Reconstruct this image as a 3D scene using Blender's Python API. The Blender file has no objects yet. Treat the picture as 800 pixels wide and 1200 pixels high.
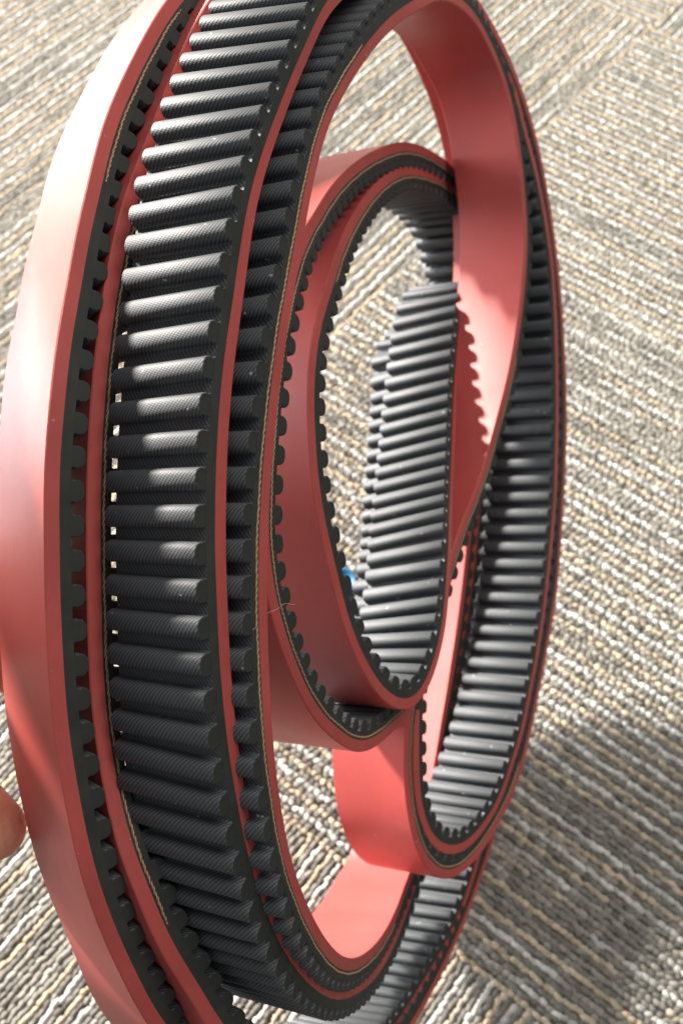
import bpy, math, random
import numpy as np
from mathutils import Matrix, Vector

SC = bpy.context.scene
COL = SC.collection
R = math.radians
rng = np.random.default_rng(7)
random.seed(7)

# ------------------------------------------------------------------ camera
PITCH, CAM_H, FPX = R(58), 0.555, 1300.0           # tilt down, height over the carpet, focal length (px of a 1200 px tall frame)
ALPHA = R(58)                                      # yaw of the coil's axis from the viewing direction
cam_d = bpy.data.cameras.new('camera')
cam = bpy.data.objects.new('camera', cam_d); COL.objects.link(cam)
cam.location = (0, 0, CAM_H); cam.rotation_euler = (R(90) - PITCH, 0, 0)
cam_d.sensor_fit = 'VERTICAL'; cam_d.sensor_height = 36; cam_d.sensor_width = 24
cam_d.lens = 36 * FPX / 1200
cam_d.clip_start = 0.01; cam_d.clip_end = 100
cam_d.dof.use_dof = True; cam_d.dof.focus_distance = 0.275; cam_d.dof.aperture_fstop = 22
SC.camera = cam
SC.render.resolution_x, SC.render.resolution_y = 682, 1024

RIGHT = np.array([1.0, 0, 0])
DOWN = np.array([0, -math.sin(PITCH), -math.cos(PITCH)])
FWD = np.array([0, math.cos(PITCH), -math.sin(PITCH)])
CAM = np.array([0, 0, CAM_H])
ROT = np.stack([RIGHT, DOWN, FWD], 1)              # columns: view right, view down, view forward -> world

def to_world(p): return np.asarray(p) @ ROT.T + CAM

# ------------------------------------------------------------------ light: a low sun through a window on the left, soft room light, an added front fill
w = bpy.data.worlds.new('World'); SC.world = w; w.use_nodes = True
bg = w.node_tree.nodes['Background']; bg.inputs[0].default_value = (0.93, 0.97, 1.0, 1); bg.inputs[1].default_value = 0.42

TARGET = to_world((0.02, 0.0, 0.40))
def lamp(name, direction, dist, size, power, color):
    d = ROT @ np.array(direction, float); d /= np.linalg.norm(d)
    L = bpy.data.lights.new(name, 'AREA'); L.shape = 'RECTANGLE'; L.size, L.size_y = size
    L.energy = power; L.color = color
    o = bpy.data.objects.new(name, L); COL.objects.link(o)
    o.location = TARGET + d * dist
    o.rotation_euler = Vector(-d).to_track_quat('-Z', 'Y').to_euler()
    return o
SUN_DIR = (-1.0, -0.90, 0.12)                      # view right, view down, view forward
lamp('sun_through_window', SUN_DIR, 5.0, (0.42, 0.42), 1350, (1.0, 0.95, 0.87))
lamp('window', (-1.0, -0.30, 0.50), 1.9, (1.6, 1.4), 240, (0.92, 0.96, 1.0))
lamp('front_fill', (0.35, -0.75, -0.75), 1.6, (1.2, 0.6), 16, (1.0, 0.97, 0.92))  # added soft fill above and behind the camera, brightens the front edges

vs = SC.view_settings
vs.view_transform = 'Standard'; vs.look = 'None'; vs.exposure = 0.0; vs.gamma = 1.0; vs.use_curve_mapping = False
SC.cycles.max_bounces = 8
SC.cycles.caustics_reflective = False; SC.cycles.caustics_refractive = False

# ------------------------------------------------------------------ materials
def new_mat(name):
    m = bpy.data.materials.new(name); m.use_nodes = True
    nt = m.node_tree; b = nt.nodes['Principled BSDF']
    return m, nt, b
def node(nt, kind, **kw):
    n = nt.nodes.new(kind)
    for k, v in kw.items():
        if k in n.inputs: n.inputs[k].default_value = v
        else: setattr(n, k, v)
    return n
def mixcol(nt, fac, a, b):
    m = nt.nodes.new('ShaderNodeMix'); m.data_type = 'RGBA'
    for s, v in ((6, a), (7, b)):
        if isinstance(v, tuple): m.inputs[s].default_value = (*v, 1)
        else: nt.links.new(v, m.inputs[s])
    nt.links.new(fac, m.inputs[0]); return m.outputs[2]
def ramp(nt, src, lo, hi):
    r = nt.nodes.new('ShaderNodeMapRange'); r.inputs[1].default_value = lo; r.inputs[2].default_value = hi
    nt.links.new(src, r.inputs[0]); return r.outputs[0]
def math_n(nt, op, a, b=None):
    m = nt.nodes.new('ShaderNodeMath'); m.operation = op
    for i, v in enumerate((a, b)):
        if v is None: continue
        if isinstance(v, (int, float)): m.inputs[i].default_value = v
        else: nt.links.new(v, m.inputs[i])
    return m.outputs[0]
def bump(nt, b, h, strength, dist):
    n = nt.nodes.new('ShaderNodeBump'); n.inputs['Strength'].default_value = strength; n.inputs['Distance'].default_value = dist
    nt.links.new(h, n.inputs['Height']); nt.links.new(n.outputs[0], b.inputs['Normal'])

def mat_red(name, base, dark, rough, edge):
    m, nt, b = new_mat(name)
    uv = node(nt, 'ShaderNodeUVMap')               # millimetres: u across the belt, v along it
    tc = node(nt, 'ShaderNodeTexCoord')
    n1 = node(nt, 'ShaderNodeTexNoise', Scale=45.0, Detail=4.0); nt.links.new(tc.outputs['Object'], n1.inputs['Vector'])
    n2 = node(nt, 'ShaderNodeTexNoise', Scale=2600.0, Detail=3.0); nt.links.new(tc.outputs['Object'], n2.inputs['Vector'])
    mp = node(nt, 'ShaderNodeMapping'); mp.inputs['Scale'].default_value = (3.2, 0.06, 1) if not edge else (2.0, 0.25, 1)
    nt.links.new(uv.outputs[0], mp.inputs[0])
    n3 = node(nt, 'ShaderNodeTexNoise', Scale=1.0, Detail=3.0); nt.links.new(mp.outputs[0], n3.inputs['Vector'])
    f = math_n(nt, 'MULTIPLY', ramp(nt, n1.outputs[0], .35, .7), .65)
    f = math_n(nt, 'ADD', f, math_n(nt, 'MULTIPLY', ramp(nt, n3.outputs[0], .3, .75), .35))
    c = mixcol(nt, f, base, dark)
    # a little pale dust
    n4 = node(nt, 'ShaderNodeTexNoise', Scale=900.0, Detail=2.0); nt.links.new(tc.outputs['Object'], n4.inputs['Vector'])
    c = mixcol(nt, math_n(nt, 'MULTIPLY', ramp(nt, n4.outputs[0], .73, .8), .35), c, (.55, .42, .38))
    n5 = node(nt, 'ShaderNodeTexNoise', Scale=14.0, Detail=6.0, Roughness=.7, Distortion=.6); nt.links.new(tc.outputs['Object'], n5.inputs['Vector'])
    c = mixcol(nt, math_n(nt, 'MULTIPLY', ramp(nt, n5.outputs[0],   .50, .68), .36), c, tuple(v * .62 for v in base))      # handling smudges
    vo = node(nt, 'ShaderNodeTexVoronoi', Scale=85.0); nt.links.new(tc.outputs['Object'], vo.inputs['Vector'])
    c = mixcol(nt, math_n(nt, 'MULTIPLY', ramp(nt, vo.outputs['Distance'], .045, .02), .5), c, (.62, .45, .40))          # dust specks
    nt.links.new(c, b.inputs['Base Color'])
    b.inputs['Roughness'].default_value = rough
    nt.links.new(math_n(nt, 'ADD', math_n(nt, 'ADD', math_n(nt, 'MULTIPLY', n1.outputs[0], .14), math_n(nt, 'MULTIPLY', n5.outputs[0], .16)), rough - .15), b.inputs['Roughness'])
    b.inputs['Specular IOR Level'].default_value = .5 if edge else .8
    h = math_n(nt, 'ADD', n2.outputs[0], math_n(nt, 'MULTIPLY', n3.outputs[0], .8))
    bump(nt, b, h, .35, .00008 if not edge else .00014)
    return m
M_RED = mat_red('red_rubber_face', (.45, .075, .066), (.38, .056, .049), .40, False)
M_REDEDGE = mat_red('red_rubber_cut_edge', (.42, .063, .051), (.32, .046, .038), .64, True)

def mat_rubber():
    m, nt, b = new_mat('black_rubber_cut_edge')
    tc = node(nt, 'ShaderNodeTexCoord')
    n = node(nt, 'ShaderNodeTexNoise', Scale=1400.0, Detail=4.0); nt.links.new(tc.outputs['Object'], n.inputs['Vector'])
    n1 = node(nt, 'ShaderNodeTexNoise', Scale=160.0, Detail=2.0); nt.links.new(tc.outputs['Object'], n1.inputs['Vector'])
    c = mixcol(nt, ramp(nt, n1.outputs[0], .3, .7), (.020, .0205, .017), (.030, .030, .025))
    c = mixcol(nt, math_n(nt, 'MULTIPLY', ramp(nt, n.outputs[0], .68, .8), .3), c, (.12, .12, .11))
    nt.links.new(c, b.inputs['Base Color']); b.inputs['Roughness'].default_value = .72
    b.inputs['Specular IOR Level'].default_value = .35
    bump(nt, b, n.outputs[0], .5, .0001)
    return m
M_RUBBER = mat_rubber()

def mat_fabric():
    m, nt, b = new_mat('black_twill_fabric')
    uv = node(nt, 'ShaderNodeUVMap')
    sx = node(nt, 'ShaderNodeSeparateXYZ'); nt.links.new(uv.outputs[0], sx.inputs[0])
    d1 = math_n(nt, 'ADD', math_n(nt, 'MULTIPLY', sx.outputs[0], 1.0), math_n(nt, 'MULTIPLY', sx.outputs[1], 0.85))
    tw = math_n(nt, 'SINE', math_n(nt, 'MULTIPLY', d1, 2 * math.pi / 1.15))
    d2 = math_n(nt, 'SUBTRACT', math_n(nt, 'MULTIPLY', sx.outputs[1], 1.0), math_n(nt, 'MULTIPLY', sx.outputs[0], .35))
    tw2 = math_n(nt, 'SINE', math_n(nt, 'MULTIPLY', d2, 2 * math.pi / .55))
    h = math_n(nt, 'ADD', tw, math_n(nt, 'MULTIPLY', tw2, .45))
    tc = node(nt, 'ShaderNodeTexCoord')
    n = node(nt, 'ShaderNodeTexNoise', Scale=700.0, Detail=3.0); nt.links.new(tc.outputs['Object'], n.inputs['Vector'])
    geo = node(nt, 'ShaderNodeNewGeometry')
    n2 = node(nt, 'ShaderNodeTexNoise', Scale=60.0, Detail=3.0); nt.links.new(geo.outputs['Position'], n2.inputs['Vector'])
    f = ramp(nt, h, -1.2, 1.3)
    c = mixcol(nt, f, (.020, .0207, .022), (.080, .085, .092))
    n3 = node(nt, 'ShaderNodeTexNoise', Scale=520.0, Detail=1.0); nt.links.new(geo.outputs['Position'], n3.inputs['Vector'])
    c = mixcol(nt, math_n(nt, 'MULTIPLY', ramp(nt, n3.outputs[0], .76, .80), .7), c, (.45, .45, .43))   # lint specks
    nt.links.new(c, b.inputs['Base Color'])
    nt.links.new(math_n(nt, 'ADD', math_n(nt, 'MULTIPLY', n2.outputs[0], .16), .52), b.inputs['Roughness'])
    b.inputs['Specular IOR Level'].default_value = .38
    bump(nt, b, math_n(nt, 'ADD', h, math_n(nt, 'MULTIPLY', n.outputs[0], .6)), .4, .00004)
    return m
M_FABRIC = mat_fabric()

def mat_cord():
    m, nt, b = new_mat('beige_cord_yarn')
    uv = node(nt, 'ShaderNodeUVMap'); sx = node(nt, 'ShaderNodeSeparateXYZ'); nt.links.new(uv.outputs[0], sx.inputs[0])
    s = math_n(nt, 'SINE', math_n(nt, 'ADD', math_n(nt, 'MULTIPLY', sx.outputs[1], 2 * math.pi / 1.5), math_n(nt, 'MULTIPLY', sx.outputs[0], 3.0)))
    c = mixcol(nt, ramp(nt, s, -1, 1), (.16, .085, .04), (.48, .33, .19))
    nt.links.new(c, b.inputs['Base Color']); b.inputs['Roughness'].default_value = .85
    return m
M_CORD = mat_cord()

# ------------------------------------------------------------------ helpers
def mesh_obj(name, verts, faces, mats, parent=None, fmat=None, uvs=None, smooth=True):
    me = bpy.data.meshes.new(name)
    me.from_pydata([tuple(v) for v in verts], [], [tuple(f) for f in faces])
    for m in (mats if isinstance(mats, (list, tuple)) else [mats]): me.materials.append(m)
    if fmat is not None: me.polygons.foreach_set('material_index', np.asarray(fmat, dtype=np.int32))
    me.polygons.foreach_set('use_smooth', np.full(len(me.polygons), smooth))
    if uvs is not None:
        l = me.uv_layers.new(name='UVMap')
        l.data.foreach_set('uv', np.asarray(uvs, dtype=np.float32).ravel())
    me.update()
    o = bpy.data.objects.new(name, me); COL.objects.link(o)
    if parent is not None: o.parent = parent
    return o

# ------------------------------------------------------------------ the setting: tiled loop-pile carpet
E1 = np.array([math.cos(R(52)), math.sin(R(52))]); E2 = np.array([math.cos(R(-38)), math.sin(R(-38))])
TILE, T1, T2 = 0.68, 0.112, -0.30                  # tile size and a tile corner along E1, E2
GAUGE, STEP = 0.68 / 213, 0.68 / 189
C_TAN = np.array([.44, .365, .265]); C_PALE = np.array([.50, .49, .455]); C_DARK = np.array([.17, .16, .14]); C_MID = np.array([.30, .28, .24])

def hash01(*a):
    x = np.zeros_like(np.asarray(a[0], float))
    for i, v in enumerate(a): x = x + np.asarray(v, float) * (12.9898, 78.233, 37.719, 4.581)[i]
    return np.modf(np.abs(np.sin(x) * 43758.5453))[0]
def vnoise(x, row):
    i = np.floor(x); f = x - i; f = f * f * (3 - 2 * f)
    return hash01(i, row) * (1 - f) + hash01(i + 1, row) * f

def carpet():
    m, nt, b = new_mat('carpet_backing')
    tc = node(nt, 'ShaderNodeTexCoord')
    n = node(nt, 'ShaderNodeTexNoise', Scale=420.0, Detail=3.0); nt.links.new(tc.outputs['Object'], n.inputs['Vector'])
    nt.links.new(mixcol(nt, ramp(nt, n.outputs[0], .3, .7), (.05, .045, .036), (.16, .145, .12)), b.inputs['Base Color'])
    b.inputs['Roughness'].default_value = .95
    s = 3.0
    fl = mesh_obj('floor', [(-s, -s, -.0006), (s, -s, -.0006), (s, s, -.0006), (-s, s, -.0006)], [(0, 1, 2, 3)], m)
    fl['kind'] = 'structure'
    # tufts: rows run along E2 in one tile and along E1 in the next
    pts, dirs, cols = [], [], []
    for ti in range(-1, 2):
        for tj in range(-2, 2):
            along, across = (E2, E1) if (ti + tj) % 2 == 0 else (E1, E2)
            o = E1 * (T1 + ti * TILE) + E2 * (T2 + tj * TILE)
            nr, nc = 213, 189
            rr, cc = np.meshgrid(np.arange(nr), np.arange(nc), indexing='ij'); rr = rr.ravel(); cc = cc.ravel()
            sh = hash01(rr, np.full(rr.shape, 3.0 + ti * 7 + tj * 3))
            p = o + np.outer((rr + .5) * GAUGE, across) + np.outer((cc + .15 + sh * .7) * STEP, along)
            # keep what the view (and a step to either side) can see
            d = np.c_[p, np.zeros(len(p))] - CAM
            z = d @ FWD; u = d @ RIGHT / z; v = d @ DOWN / z
            k = (z > 0) & (np.abs(u) < .45) & (np.abs(v) < .56)
            p, rr, cc = p[k], rr[k], cc[k]
            if not len(p): continue
            key = rr + 1000.0 * (ti * 5 + tj + 11)
            ph = rr % 4
            light = vnoise(cc / 26.0 + hash01(key) * 40, key)          # where a yarn comes up or is buried
            fine = vnoise(cc / 4.0, key + .37)
            zone = .5 + .5 * np.sin(rr / 23.0 + ti * 2.1 + tj) * np.cos(cc / 71.0 + rr / 61.0)
            lit = np.clip((light * .75 + fine * .25 - (.18 + .26 * zone)) * 7 + .5, 0, 1)
            base = np.where((ph == 0)[:, None], C_TAN, np.where((ph == 2)[:, None], C_PALE, C_DARK))
            under = np.where((ph % 2 == 0)[:, None], C_DARK * 1.5, C_DARK)
            back = np.where((ph % 2 == 1) & (zone * .5 + light * .5 > .68), 1.0, 0.0)[:, None]
            col = np.where((ph % 2 == 0)[:, None], base * lit[:, None] + under * (1 - lit[:, None]), base * (1 - .6 * back) + C_MID * .6 * back)
            hz = hash01(rr, cc, np.full(rr.shape, 5.0))[:, None]
            col = np.where(hz > .84, col * .55 + C_MID * .45, col)                      # heather: odd tufts towards grey
            col = col * (.74 + .5 * hash01(rr, cc)[:, None])
            pts.append(p); cols.append(col); dirs.append(np.tile(along, (len(p), 1)))
    P = np.concatenate(pts); C = np.concatenate(cols); D = np.concatenate(dirs); N = len(P)
    # one tuft: a low dome of two rings and a top
    a = np.arange(6) * math.pi / 3
    ring = [np.c_[np.cos(a), np.sin(a), np.full(6, -.55)], np.c_[.86 * np.cos(a + .2), .86 * np.sin(a + .2), np.full(6, .45)], np.array([[0, 0, .95]])]
    U = np.concatenate(ring)
    F = [(i, (i + 1) % 6, 6 + (i + 1) % 6, 6 + i) for i in range(6)]
    T = [(6 + i, 6 + (i + 1) % 6, 12) for i in range(6)]
    ang = (rng.random(N) - .5) * .7
    ca, sa = np.cos(ang), np.sin(ang)
    dx = np.c_[D[:, 0] * ca - D[:, 1] * sa, D[:, 0] * sa + D[:, 1] * ca]; dy = np.c_[-dx[:, 1], dx[:, 0]]
    ln = .0031 * (.85 + .4 * rng.random(N)); wd = .0019 * (.85 + .3 * rng.random(N)); hh = .0009 * (.8 + .6 * rng.random(N))
    jit = (rng.random((N, 2)) - .5) * .0013
    V = np.empty((N, 13, 3), np.float32)
    V[:, :, :2] = (P + jit)[:, None, :] + (U[None, :, 0] * ln[:, None])[..., None] * dx[:, None, :] + (U[None, :, 1] * wd[:, None])[..., None] * dy[:, None, :]
    V[:, :, 2] = U[None, :, 2] * hh[:, None] + .0002
    base = (np.arange(N) * 13)[:, None]
    quads = (base[:, :, None] + np.array(F)[None]).reshape(-1, 4); tris = (base[:, :, None] + np.array(T)[None]).reshape(-1, 3)
    me = bpy.data.meshes.new('carpet_pile')
    me.vertices.add(N * 13); me.vertices.foreach_set('co', V.ravel())
    nl = quads.size + tris.size; me.loops.add(nl)
    me.loops.foreach_set('vertex_index', np.concatenate([quads.ravel(), tris.ravel()]).astype(np.int32))
    npol = len(quads) + len(tris); me.polygons.add(npol)
    st = np.concatenate([np.arange(len(quads)) * 4, quads.size + np.arange(len(tris)) * 3]).astype(np.int32)
    me.polygons.foreach_set('loop_start', st)
    me.polygons.foreach_set('use_smooth', np.ones(npol, bool))
    ca_ = me.color_attributes.new('yarn', 'FLOAT_COLOR', 'POINT')
    ca_.data.foreach_set('color', np.repeat(np.c_[C, np.ones(N)], 13, 0).astype(np.float32).ravel())
    me.update(); me.validate()
    m, nt, b = new_mat('carpet_yarn')
    at = node(nt, 'ShaderNodeAttribute', attribute_name='yarn')
    tc = node(nt, 'ShaderNodeTexCoord')
    n = node(nt, 'ShaderNodeTexNoise', Scale=1500.0, Detail=2.0); nt.links.new(tc.outputs['Object'], n.inputs['Vector'])
    mx = nt.nodes.new('ShaderNodeMix'); mx.data_type = 'RGBA'; mx.blend_type = 'MULTIPLY'; mx.inputs[0].default_value = 1
    nt.links.new(at.outputs['Color'], mx.inputs[6])
    gr = mixcol(nt, ramp(nt, n.outputs[0], .3, .7), (.72, .72, .72), (1.1, 1.1, 1.1)); nt.links.new(gr, mx.inputs[7])
    nt.links.new(mx.outputs[2], b.inputs['Base Color']); b.inputs['Roughness'].default_value = .95
    b.inputs['Specular IOR Level'].default_value = .15
    bump(nt, b, n.outputs[0], .7, .0004)
    me.materials.append(m)
    o = bpy.data.objects.new('carpet_pile', me); COL.objects.link(o)
    o['kind'] = 'stuff'; o['label'] = 'tan and pale grey striped loop pile carpet on the floor'; o['category'] = 'carpet'
carpet()

# ------------------------------------------------------------------ the two belts
WIDTH, RED, BODY, TOOTH, PITCH_T = .030, .0036, .0027, .0035, .008
CA, SA = math.cos(ALPHA), math.sin(ALPHA)

# where each belt's front edge runs: sighting (x, y) on the 800 x 1200 frame, distance o (mm) along the coil's axis, yaw of the belt's width
BELT_X = [
 (190,1195,185.9,37),(155,1130,184.6,37),(127,1065,184.2,37),(107,1000,184.5,37),(92,925,184.9,37),(82,865,185.1,37),(76,800,185.2,37),(71,700,185.5,37),
 (70,625,185.6,37),(70,550,185.8,37),(76,475,186,37),(84,400,188.1,37),(95,340,189.7,37),(105,280,191.4,37),(118,225,192.9,37),(135,155,194.9,37),(165,85,195.9,37),
 (215,0,197,37),(300,-75,193,45),(400,-105,190,54),(490,-70,188),(550,-5,187),(586,54,187),(606,100,187),(626,164,187),(642,245,187),(654,340,187),(660,440,187),
 (661,500,187),(655,625,187),(650,687,187),(640,750,187),(631,797,187),(622,841,187),(612,885,187),(596,932,187),(579,965,187),(563,990,187),(544,1011,187),
 (527,1020,187),(513,1017,187),(497,998,187),(486,965,187),(480,924,188),(479,882,188),(482,836,188),(490,790,188),(507,735,188),(526,676,188),(544,620,188),
 (566,564,188),(587,490,186),(598,447,184.3),(606,405,184),(612,362,184),(616,320,184),(618,280,184),(616,240,184),(613,205,184),(609,170,184.6),(604,140,185.2),
 (598,112,185.8),(588,80,186),(576,52,184),(562,24,181),(542,0,177),(515,-13,172),(485,0,167),(460,17,163,71.7),(430,50,159,71),(402,92,156,70.2),(380,135,154,68.1),
 (365,185,152,65.5),(355,230,151,63.1),(345,285,150,60.8),(335,340,149,59),(325,395,148,57.2),(318,450,148,57),(312,500,148,57),(306,575,148,57),(303,650,148,57),
 (303,725,148,57.5),(306,800,148,59),(310,865,148,60.9),(318,930,149,64.8),(330,1000,150,69),(345,1050,152,67.5),(365,1095,156,66.2),(385,1125,163),(402,1137,171),
 (420,1135,180),(445,1112,194),(465,1075,208),(478,1040,217),(488,1015,220),(500,965,221),(509,920,221),(521,850,221),(531,790,221),(540,730,221),(548,665,221),
 (554,600,221),(559,520,221),(562,450,222),(563,410,222),(560,385,222),(554,375,222),(548,383,222),(513.6,410,221),(514.1,460,216),(512.4,520,209.6),(511.6,580,202),
 (512.3,640,193),(503.3,700,189),(498.7,745,185.4),(490.7,785,183.8),(486.1,820,183),(463,842,181.5),(453,852,179.2),(435,866,175.9),(420,869,175.2),(402,858,172),
 (381,840,170),(360,807,168),(345,771,166),(330,726,165),(319,675,164),(315,636,164),(315,590,164),(319,520,164),(325,450,165),(335,380,167),(349,319,170),(356,296,172),
 (375,259,178),(397,225,186),(424,199,194),(450,184,202),(476,177,209),(502,184,215),(525,199,220),(534,208,222),(560,245,225),(580,300,226),(596,380,226),(606,480,226),
 (608,600,226),(606,700,226),(600,800,225),(590,900,224),(577,975,223),(568,1005,223),(543,1075,221),(508,1150,218),(483,1195,215),(450,1240,210),(400,1272,203),
 (340,1285,196),(280,1270,191),(230,1236,188,46),]
BELT_Y = [
 (260,1200,176,38),(240,1165,176.2,38),(200,1100,176.7,38),(175,1040,177.5,38),(155,990,179.8,38),(137,915,183.9,38),(127,850,185.8,38),(122,800,186.7,38),
 (119,700,186.8,38),(118,625,187,38),(119,550,187.1,38),(121,500,187.2,38),(127,425,187.3,38),(131,390,187.3,38),(142,320,187.5,38),(160,240,187.3,38),(185,175,187.1,38),
 (215,95,188.4,38),(250,20,189.7,38),(300,-40,183,52),(370,-80,185),(450,-75,186),(520,-35,187),(570,30,187),(598,95,187),(615,160,187),(626,200,187),(635,244,187),
 (644,300,187),(648,350,187),(650,400,187),(651,480,187),(650,540,187),(649,575,187),(645,625,187),(640,675,187),(634,725,187),(626,775,187),(620,805,187),(610,855,187),
 (599,890,187),(585,932,187),(571,957,187),(555,978,187),(541,989,187),(527,991,187),(511,984,187),(500,965,187),(493,937,187),(491,910,187),(491,882,187),(491,841,188),
 (494,790,190),(505,735,193),(516,690,195),(534,630,196),(556,560,197),(575,490,197),(590,430,197),(600,380,197),(605,330,197),(606,280,197),(604,230,197),(598,180,196),
 (588,125,195),(572,70,192),(548,10,186),(515,-38,179),(470,-50,171),(430,-38,164),(400,-18,160,72),(378,8,157,71.8),(364,38,156,71.2),(345,80,155,70.4),
 (325,130,154,67.9),(305,185,153,64),(290,240,152,60.6),(280,300,152,57),(272,360,152,53.4),(265,400,152,51),(257,475,152,51),(254,525,152,51),(252,600,152,51),
 (252,650,152,51),(254,700,152,51),(256,750,152,52),(259,800,152,53),(263,835,152,53.7),(267,875,152,55.2),(277,935,153,58),(290,1000,154,61),(305,1050,156,62.1),
 (325,1100,158,63.1),(350,1140,162,64),(370,1160,167),(390,1171,174),(412,1168,183),(440,1146,196),(462,1108,208),(478,1066,217),(490,1030,221),(503,980,223),
 (514,920,223),(527,850,223),(537,790,223),(547,730,223),(556,665,223),(564,580,223),(570,500,223),(573,430,223),(572,385,223),(566,355,218),(556,343,214.2),
 (546,346,214),(539,370,212),(536,400,209.5),(532,450,206),(529,520,198.6),(526,600,188),(525,640,182),(521,700,178),(519,724,176),(514,750,174),(506,780,173),
 (496,804,172),(486,818,172),(474,821,172),(460,816,172),(446,802,172),(434,784,172),(422,760,172),(410,730,172),(402,700,172),(390,650,172),(377,590,172),(370,525,172),
 (368,450,173),(372,405,175),(379,372,177),(390,337,180),(401,300,184),(416,266,190),(435,236,196),(457,214,203),(480,205,210),(502,209,216),(521,217,220),(532,227,222),
 (550,250,224),(566,300,225),(580,380,225),(590,480,225),(592,600,225),(590,700,225),(584,800,224),(575,900,223),(561,995,222),(553,1025,222),(524,1100,220),
 (490,1158,217),(470,1190,215),(440,1225,209),(400,1250,202),(350,1258,192),(305,1240,182),(280,1222,174,56),]

def sight(x, y, o):
    u, v = (x - 400) / FPX, (y - 600) / FPX
    z = o * .001 / (CA - u * SA)
    return np.array([u * z, v * z, z])

def closed_curve(ctrl):
    """smooth closed curve through the sightings, resampled evenly: points, yaw (view space)"""
    P = np.array([sight(c[0], c[1], c[2]) for c in ctrl]); Y = np.array([R(c[3]) if len(c) > 3 else ALPHA for c in ctrl])
    n = len(P); out, yo, idx = [], [], []
    for i in range(n):
        p0, p1, p2, p3 = (P[(i + k) % n] for k in (-1, 0, 1, 2))
        t0 = 0; t1 = t0 + np.linalg.norm(p1 - p0) ** .5; t2 = t1 + np.linalg.norm(p2 - p1) ** .5; t3 = t2 + np.linalg.norm(p3 - p2) ** .5
        for k in range(24):
            t = t1 + (t2 - t1) * k / 24
            a1 = (t1 - t) / (t1 - t0) * p0 + (t - t0) / (t1 - t0) * p1; a2 = (t2 - t) / (t2 - t1) * p1 + (t - t1) / (t2 - t1) * p2
            a3 = (t3 - t) / (t3 - t2) * p2 + (t - t2) / (t3 - t2) * p3
            b1 = (t2 - t) / (t2 - t0) * a1 + (t - t0) / (t2 - t0) * a2; b2 = (t3 - t) / (t3 - t1) * a2 + (t - t1) / (t3 - t1) * a3
            out.append((t2 - t) / (t2 - t1) * b1 + (t - t1) / (t2 - t1) * b2); yo.append(Y[i] + (Y[(i + 1) % n] - Y[i]) * k / 24); idx.append(i + k / 24)
    Q = np.array(out); yo = np.array(yo); idx = np.array(idx)
    L = np.r_[0, np.cumsum(np.linalg.norm(np.roll(Q, -1, 0) - Q, axis=1))]
    total = L[-1]; teeth = int(round(total / PITCH_T)); m = teeth * 6
    s = np.arange(m) * total / m
    Qc = np.r_[Q, Q[:1]]; yc = np.r_[yo, yo[:1]]; ic = np.r_[idx, [n]]
    S = np.stack([np.interp(s, L, Qc[:, k]) for k in range(3)], 1); ys = np.interp(s, L, yc); ids = np.interp(s, L, ic)
    def smooth(a, sig):
        r = int(sig * 3); g = np.exp(-.5 * (np.arange(-r, r + 1) / sig) ** 2); g /= g.sum()
        return sum(np.roll(a, -k, 0) * wgt for k, wgt in zip(range(-r, r + 1), g))
    S = smooth(S, 4.5); ys = smooth(ys, 12.0)
    return S, ys, ids, total, teeth

def tooth_mesh():
    hw = WIDTH / 2 - .00008
    prof = []                                        # half profile along the belt (x) and away from the body (z)
    for t in np.linspace(0, 1, 4): prof.append((.0031 - .0006 * math.sin(t * math.pi / 2), .0008 * (1 - math.cos(t * math.pi / 2)) - .0002 * (1 - t)))
    r, rz = .0026, .0021
    for t in np.linspace(0, math.pi / 2, 8): prof.append((r * math.cos(t) ** .75, TOOTH - rz + rz * math.sin(t)))
    full = prof + [(-x, z) for x, z in prof[::-1][1:]]
    n = len(full); verts, faces, fm, uvs = [], [], [], []
    d = np.r_[0, np.cumsum([math.dist(full[i], full[i + 1]) for i in range(n - 1)])] * 1000
    b = .00025                                       # rounded ends
    rings = [(-hw, .93), (-hw + b, 1.0), (hw - b, 1.0), (hw, .93)]
    for y, k in rings:
        for x, z in full: verts.append((x * k, y, -z if z < .0005 else -(z * (1 - (1 - k) * .6))))
    for j in range(3):
        for i in range(n - 1):
            faces.append((j * n + i, j * n + i + 1, (j + 1) * n + i + 1, (j + 1) * n + i)); fm.append(0)
            ya, yb = rings[j][0] * 1000, rings[j + 1][0] * 1000
            uvs += [(ya, d[i]), (ya, d[i + 1]), (yb, d[i + 1]), (yb, d[i])]
    # caps with vertices of their own so that the edge stays crisp
    for y, k, fl in ((-hw, .93, False), (hw, .93, True)):
        o = len(verts)
        for x, z in full: verts.append((x * k, y, -z if z < .0005 else -(z * (1 - (1 - k) * .6))))
        f = list(range(o, o + n)); f = f[::-1] if fl else f
        faces.append(tuple(f)); fm.append(1); uvs += [(0, 0)] * n
    me = bpy.data.meshes.new('tooth'); me.from_pydata(verts, [], faces)
    me.materials.append(M_FABRIC); me.materials.append(M_RUBBER)
    me.polygons.foreach_set('material_index', np.array(fm, np.int32)); me.polygons.foreach_set('use_smooth', np.array([f == 0 for f in fm]))
    l = me.uv_layers.new(name='UVMap'); l.data.foreach_set('uv', np.array(uvs, np.float32).ravel()); me.update()
    return me
TOOTH_ME = tooth_mesh()

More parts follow.
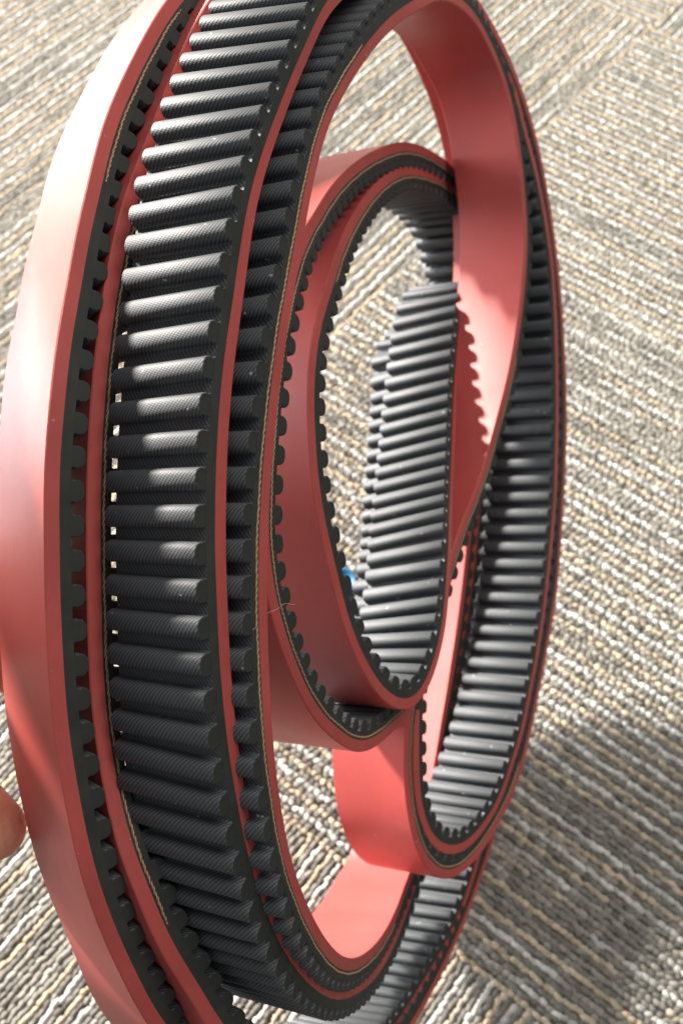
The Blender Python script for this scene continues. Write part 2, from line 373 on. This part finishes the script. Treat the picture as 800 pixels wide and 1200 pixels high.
SOLIDS = []
def build_belt(ctrl, label, cords):
    S, yaw, ids, total, nteeth = closed_curve(ctrl)
    m = len(S)
    T = np.roll(S, -1, 0) - np.roll(S, 1, 0); T /= np.linalg.norm(T, axis=1)[:, None]
    A = np.c_[-np.sin(yaw), np.zeros(m), np.cos(yaw)]
    A -= (A * T).sum(1)[:, None] * T; A /= np.linalg.norm(A, axis=1)[:, None]
    Nn = np.cross(T, A)                              # towards the red side
    P = to_world(S); T, A, Nn = T @ ROT.T, A @ ROT.T, Nn @ ROT.T
    low = P[np.argmin(P[:, 2])]
    root = bpy.data.objects.new('timing_belt', None); COL.objects.link(root); root.location = low; root.empty_display_size = .02
    root['label'] = label; root['category'] = 'belt'; root['group'] = 'coiled red backed timing belts'
    Pl = P - low
    ls = np.arange(m) * total / m * 1000             # mm along the belt
    def strip(name, section, mats, close):
        """sweep an open section [(across, normal, u_mm, material)] along the belt"""
        k = len(section)
        V = np.concatenate([Pl + A * a + Nn * nn for a, nn, _, _ in section])
        faces, fm, uvs = [], [], []
        for j in range(k - 1 if not close else k):
            j2 = (j + 1) % k
            if section[j][3] is None: continue
            for i in range(m):
                i2 = (i + 1) % m
                faces.append((j * m + i, j2 * m + i, j2 * m + i2, j * m + i2)); fm.append(section[j][3])
                v2 = ls[i] + total * 1000 / m
                ua, ub = section[j][2], section[j2][2]
                uvs += [(ua, ls[i]), (ub, ls[i]), (ub, v2), (ua, v2)]
        return mesh_obj(name, V, faces, mats, root, fm, uvs, smooth=True)
    c = .0003
    # red backing: cut edges and the outer face; vertices are doubled at the corners to keep them crisp
    strip('red_backing', [(WIDTH, 0, 0, 1), (WIDTH, RED - c, 3, None), (WIDTH, RED - c, 3, 1), (WIDTH - c, RED, 3.4, None), (WIDTH - c, RED, 3.4, 0), (c, RED, 33, None), (c, RED, 33, 1), (0, RED - c, 33.4, None),
                          (0, RED - c, 33.4, 1), (0, 0, 37, None)], [M_RED, M_REDEDGE], False)
    strip('black_body', [(0, 0, 0, 1), (0, -BODY, 2.7, None), (0, -BODY, 2.7, 0), (WIDTH, -BODY, 32.7, None), (WIDTH, -BODY, 32.7, 1), (WIDTH, 0, 35, None)], [M_FABRIC, M_RUBBER], False)
    SOLIDS.extend(o for o in root.children if o.type == 'MESH')
    yield
    # teeth
    mats = []
    for t in range(nteeth):
        i = t * 6 + 3
        c0 = P[i] + A[i] * WIDTH / 2 - Nn[i] * BODY
        X, Y, Z = T[i], A[i], Nn[i]
        Z = np.cross(X, Y)
        mats.append((c0, Matrix(((X[0], Y[0], Z[0], c0[0] - low[0]), (X[1], Y[1], Z[1], c0[1] - low[1]), (X[2], Y[2], Z[2], c0[2] - low[2]), (0, 0, 0, 1)))))
    def shows(t):                                     # how large the tooth shows: its points seen from the camera, weighted by nearness
        i = t * 6 + 3; sc_ = 0
        for a in (.02, .25, .5, .75, .98):
            for h_ in (.45, .95):
                p = P[i] + A[i] * WIDTH * a - Nn[i] * (BODY + TOOTH * h_); d = p - CAM; z = d @ FWD
                if abs(d @ RIGHT / z) > .3077 or abs(d @ DOWN / z) > .4615: continue
                L_ = np.linalg.norm(d); hit = tree.ray_cast(Vector(CAM), Vector(d / L_), L_ - .0008)
                if hit[0] is None: sc_ += 1 / z
        return -sc_
    order = sorted(range(nteeth), key=shows)
    single = order[:300]; rest = order[300:]
    for t in sorted(single):
        o = bpy.data.objects.new('tooth', TOOTH_ME); COL.objects.link(o); o.parent = root; o.matrix_local = mats[t][1]
    if rest:
        V, F, fm, uv = [], [], [], []
        src = np.array([v.co for v in TOOTH_ME.vertices]); luv = np.array([d.uv for d in TOOTH_ME.uv_layers[0].data])
        for t in rest:
            M = np.array(mats[t][1]); o = len(V)
            V += list(src @ M[:3, :3].T + M[:3, 3])
            for p in TOOTH_ME.polygons:
                F.append([o + i for i in p.vertices]); fm.append(p.material_index); uv += [tuple(luv[l]) for l in p.loop_indices]
        r = mesh_obj('teeth', V, F, [M_FABRIC, M_RUBBER], root, fm, uv); r['kind'] = 'stuff'
    # tensile cord showing on the cut edge
    for lo, hi in cords:
        k = [i for i in range(m) if lo <= ids[i] <= hi]
        if not k: continue
        sub = 5; V, F, uv = [], [], []
        tt = np.linspace(0, len(k) - 1, (len(k) - 1) * sub + 1)
        def itp(a): a = a[k]; return np.stack([np.interp(tt, np.arange(len(k)), a[:, q]) for q in range(3)], 1)
        pp, nn, aa = itp(Pl), itp(Nn), itp(A); sl = np.interp(tt, np.arange(len(k)), ls[k])
        wv = .00007 * np.sin(sl * 2 * math.pi / 3.1) + .00008 * np.sin(sl * 2 * math.pi / 17.0)
        rad = .00031 + .00007 * np.sin(sl * 2 * math.pi / 1.5)
        sink = np.clip(1 - np.minimum(sl - sl[0], sl[-1] - sl) / 9.0, 0, 1) ** 2 * .0005 + np.clip(np.sin(sl / 23.0) * np.sin(sl / 9.1 + 1) - .75, 0, 1) * .0005
        for q in range(len(tt)):
            cc = aa[q] * sink[q] + pp[q] + nn[q] * (-.00085 + wv[q])
            for g in range(6):
                an = g * math.pi / 3
                V.append(cc + nn[q] * math.cos(an) * rad[q] + aa[q] * (math.sin(an) * rad[q] * .7 - .00002))
        for q in range(len(tt) - 1):
            for g in range(6):
                F.append((q * 6 + g, (q + 1) * 6 + g, (q + 1) * 6 + (g + 1) % 6, q * 6 + (g + 1) % 6))
                uv += [(g, sl[q]), (g, sl[q + 1]), (g + 1, sl[q + 1]), (g + 1, sl[q])]
        mesh_obj('tensile_cord', V, F, M_CORD, root, None, uv)

def idx(ctrl, x, y): return min(range(len(ctrl)), key=lambda i: (ctrl[i][0] - x) ** 2 + (ctrl[i][1] - y) ** 2)
bx = lambda x, y: idx(BELT_X, x, y)
by = lambda x, y: idx(BELT_Y, x, y)
makers = [build_belt(BELT_X, 'outer of the two coiled timing belts, its pale red back nearest the hand',
           [(bx(118, 225), bx(215, 0)), (bx(612, 885), bx(606, 405)), (bx(430, 50), bx(465, 1075)), (bx(496, 785), bx(534, 208))]),
          build_belt(BELT_Y, 'inner of the two coiled timing belts, black teeth facing the middle gap',
           [(by(200, 1100), by(215, 95)), (by(390, 337), by(532, 227))])]
for mk in makers: next(mk)                           # bands first
from mathutils.bvhtree import BVHTree
tv, tf = [], []
for o in SOLIDS:
    k0 = len(tv); off = o.parent.location
    tv += [v.co + off for v in o.data.vertices]; tf += [[k0 + i for i in p.vertices] for p in o.data.polygons]
tree = BVHTree.FromPolygons(tv, tf)
for mk in makers:
    for _ in mk: pass                                # then teeth and cords

# ------------------------------------------------------------------ small blue disc on the carpet
def on_floor(x, y, z=0.0):
    d = ROT @ np.array([(x - 400) / FPX, (y - 600) / FPX, 1.0]); return CAM + d * ((z - CAM_H) / d[2])
def disc():
    m, nt, b = new_mat('blue_plastic'); b.inputs['Base Color'].default_value = (.01, .13, .27, 1); b.inputs['Roughness'].default_value = .4
    prof = [(0, .0035), (.0055, .0035), (.0062, .0042), (.0072, .0042), (.0078, .0036), (.008, 0.0)]
    n = 32; V, F = [(0, 0, .0035)], []
    for r, z in prof[1:]:
        for i in range(n): V.append((r * math.cos(2 * math.pi * i / n), r * math.sin(2 * math.pi * i / n), z))
    for i in range(n): F.append((0, 1 + i, 1 + (i + 1) % n))
    for k in range(len(prof) - 2):
        for i in range(n):
            a, c = 1 + k * n, 1 + (k + 1) * n
            F.append((a + i, c + i, c + (i + 1) % n, a + (i + 1) % n))
    F.append(tuple(1 + (len(prof) - 2) * n + i for i in range(n))[::-1])
    o = mesh_obj('plastic_cap', V, F, m, smooth=True); p = on_floor(402, 683, .002); o.location = (p[0], p[1], .0015)
    o['label'] = 'small blue plastic cap lying on the carpet, seen through the inner loop'; o['category'] = 'cap'
disc()

# ------------------------------------------------------------------ the hand holding the coil (mostly beyond the left edge of the picture)
def hand():
    m, nt, b = new_mat('skin')
    tc = node(nt, 'ShaderNodeTexCoord')
    n = node(nt, 'ShaderNodeTexNoise', Scale=55.0, Detail=4.0); nt.links.new(tc.outputs['Object'], n.inputs['Vector'])
    n2 = node(nt, 'ShaderNodeTexVoronoi', Scale=1300.0); nt.links.new(tc.outputs['Object'], n2.inputs['Vector'])
    nt.links.new(mixcol(nt, ramp(nt, n.outputs[0], .3, .7), (.60, .27, .17), (.52, .20, .13)), b.inputs['Base Color'])
    b.inputs['Roughness'].default_value = .5; b.inputs['Subsurface Weight'].default_value = .15
    b.inputs['Subsurface Radius'].default_value = (.006, .002, .001); b.inputs['Subsurface Scale'].default_value = .5
    wv = node(nt, 'ShaderNodeTexWave', Scale=140.0, Distortion=6.0, Detail=3.0); nt.links.new(tc.outputs['Object'], wv.inputs['Vector'])
    bump(nt, b, math_n(nt, 'ADD', n2.outputs[0], math_n(nt, 'MULTIPLY', wv.outputs['Fac'], 1.5)), .6, .00015)
    J = [((-200, -520, 575), 54), ((-190, -360, 474), 51), ((-190, -240, 402), 42), ((-191, -165, 352), 33), ((-186, -84, 276), 24), ((-172, -40, 243), 21), ((-158, 14, 255), 23),      # unseen arm, routed and thickened to shade the inner strands; wrist, palm
         ((-132, 32, 262), 13), ((-114, 48, 266), 11), ((-100, 62, 273), 9.8), ((-89, 81, 284), 9.0),
         ((-130, 24, 274), 13), ((-108, 32, 286), 10), ((-92, 38, 295), 9), ((-78, 48, 300), 8),
         ((-132, 18, 284), 12.5), ((-108, 24, 298), 9.5), ((-90, 30, 307), 8.8), ((-74, 34, 311), 8),
         ((-138, 12, 290), 12), ((-114, 14, 307), 9), ((-97, 18, 316), 8.2), ((-82, 22, 320), 7.5),
         ((-152, 8, 246), 14), ((-134, 14, 240), 11), ((-114, 24, 240), 9.5), ((-98, 34, 243), 8.5)]
    E = [(0, 1), (1, 2), (2, 3), (3, 4), (4, 5), (5, 6)]
    for k in range(7, 27, 4): E += [(6, k), (k, k + 1), (k + 1, k + 2), (k + 2, k + 3)]
    E += [(7, 11), (11, 15), (15, 19), (7, 23)]                     # flesh between the knuckles
    import bmesh
    bm = bmesh.new(); bmesh.ops.create_icosphere(bm, subdivisions=2, radius=1); bm.verts.ensure_lookup_table()
    sv = np.array([v.co for v in bm.verts]); sf = [[v.index for v in f.verts] for f in bm.faces]; bm.free()
    V, F = [], []
    base = to_world(np.array(J[6][0]) * .001)
    for i, j in E:
        p, q = np.array(J[i][0], float), np.array(J[j][0], float); L = np.linalg.norm(q - p); n_ = max(2, int(L / 3.5))
        for k in range(n_ + 1):
            t = k / n_; r = J[i][1] * (1 - t) + J[j][1] * t
            if J[i][1] < 12 and J[j][1] < 12: r *= 1 - .07 * math.sin(t * math.pi)      # slimmer between the joints
            o_ = len(V); V += list(to_world((p * (1 - t) + q * t + sv * r) * .001) - base); F += [[o_ + x for x in f] for f in sf]
    o = mesh_obj('hand_cage', V, F, m)
    rm = o.modifiers.new('remesh', 'REMESH'); rm.mode = 'VOXEL'; rm.voxel_size = .0017
    sm = o.modifiers.new('smooth', 'SMOOTH'); sm.factor = .5; sm.iterations = 10
    dg = bpy.context.evaluated_depsgraph_get(); dg.update()
    done = bpy.data.meshes.new_from_object(o.evaluated_get(dg)); bpy.data.objects.remove(o)
    done.name = 'hand'; done.materials.clear(); done.materials.append(m)
    done.polygons.foreach_set('use_smooth', np.ones(len(done.polygons), bool))
    h = bpy.data.objects.new('hand', done); COL.objects.link(h); h.location = base
    h['label'] = 'bare hand gripping the coiled belts from behind at the left edge'; h['category'] = 'hand'
hand()

# ------------------------------------------------------------------ a stray fibre caught on the belt edges
def fibre():
    m, nt, b = new_mat('pale_fibre'); b.inputs['Base Color'].default_value = (.5, .45, .38, 1); b.inputs['Roughness'].default_value = .8
    a, c = sight(296, 738, 146), sight(346, 707, 164)
    V, F, n = [], [], 24
    for i in range(n + 1):
        t = i / n; p = a * (1 - t) + c * t + np.array([0, -.0016 * math.sin(t * math.pi) + .0003 * math.sin(t * 15), 0])
        for g in range(4): V.append(to_world(p + np.array([0, math.cos(g * math.pi / 2), math.sin(g * math.pi / 2)]) * .00006))
    V = np.array(V); o0 = V[0].copy()
    for i in range(n):
        for g in range(4): F.append((i * 4 + g, i * 4 + (g + 1) % 4, i * 4 + 4 + (g + 1) % 4, i * 4 + 4 + g))
    o = mesh_obj('lint_fibre', V - o0, F, m); o.location = o0
    o['label'] = 'thin pale lint fibre caught across the red belt edges'; o['category'] = 'fibre'
fibre()
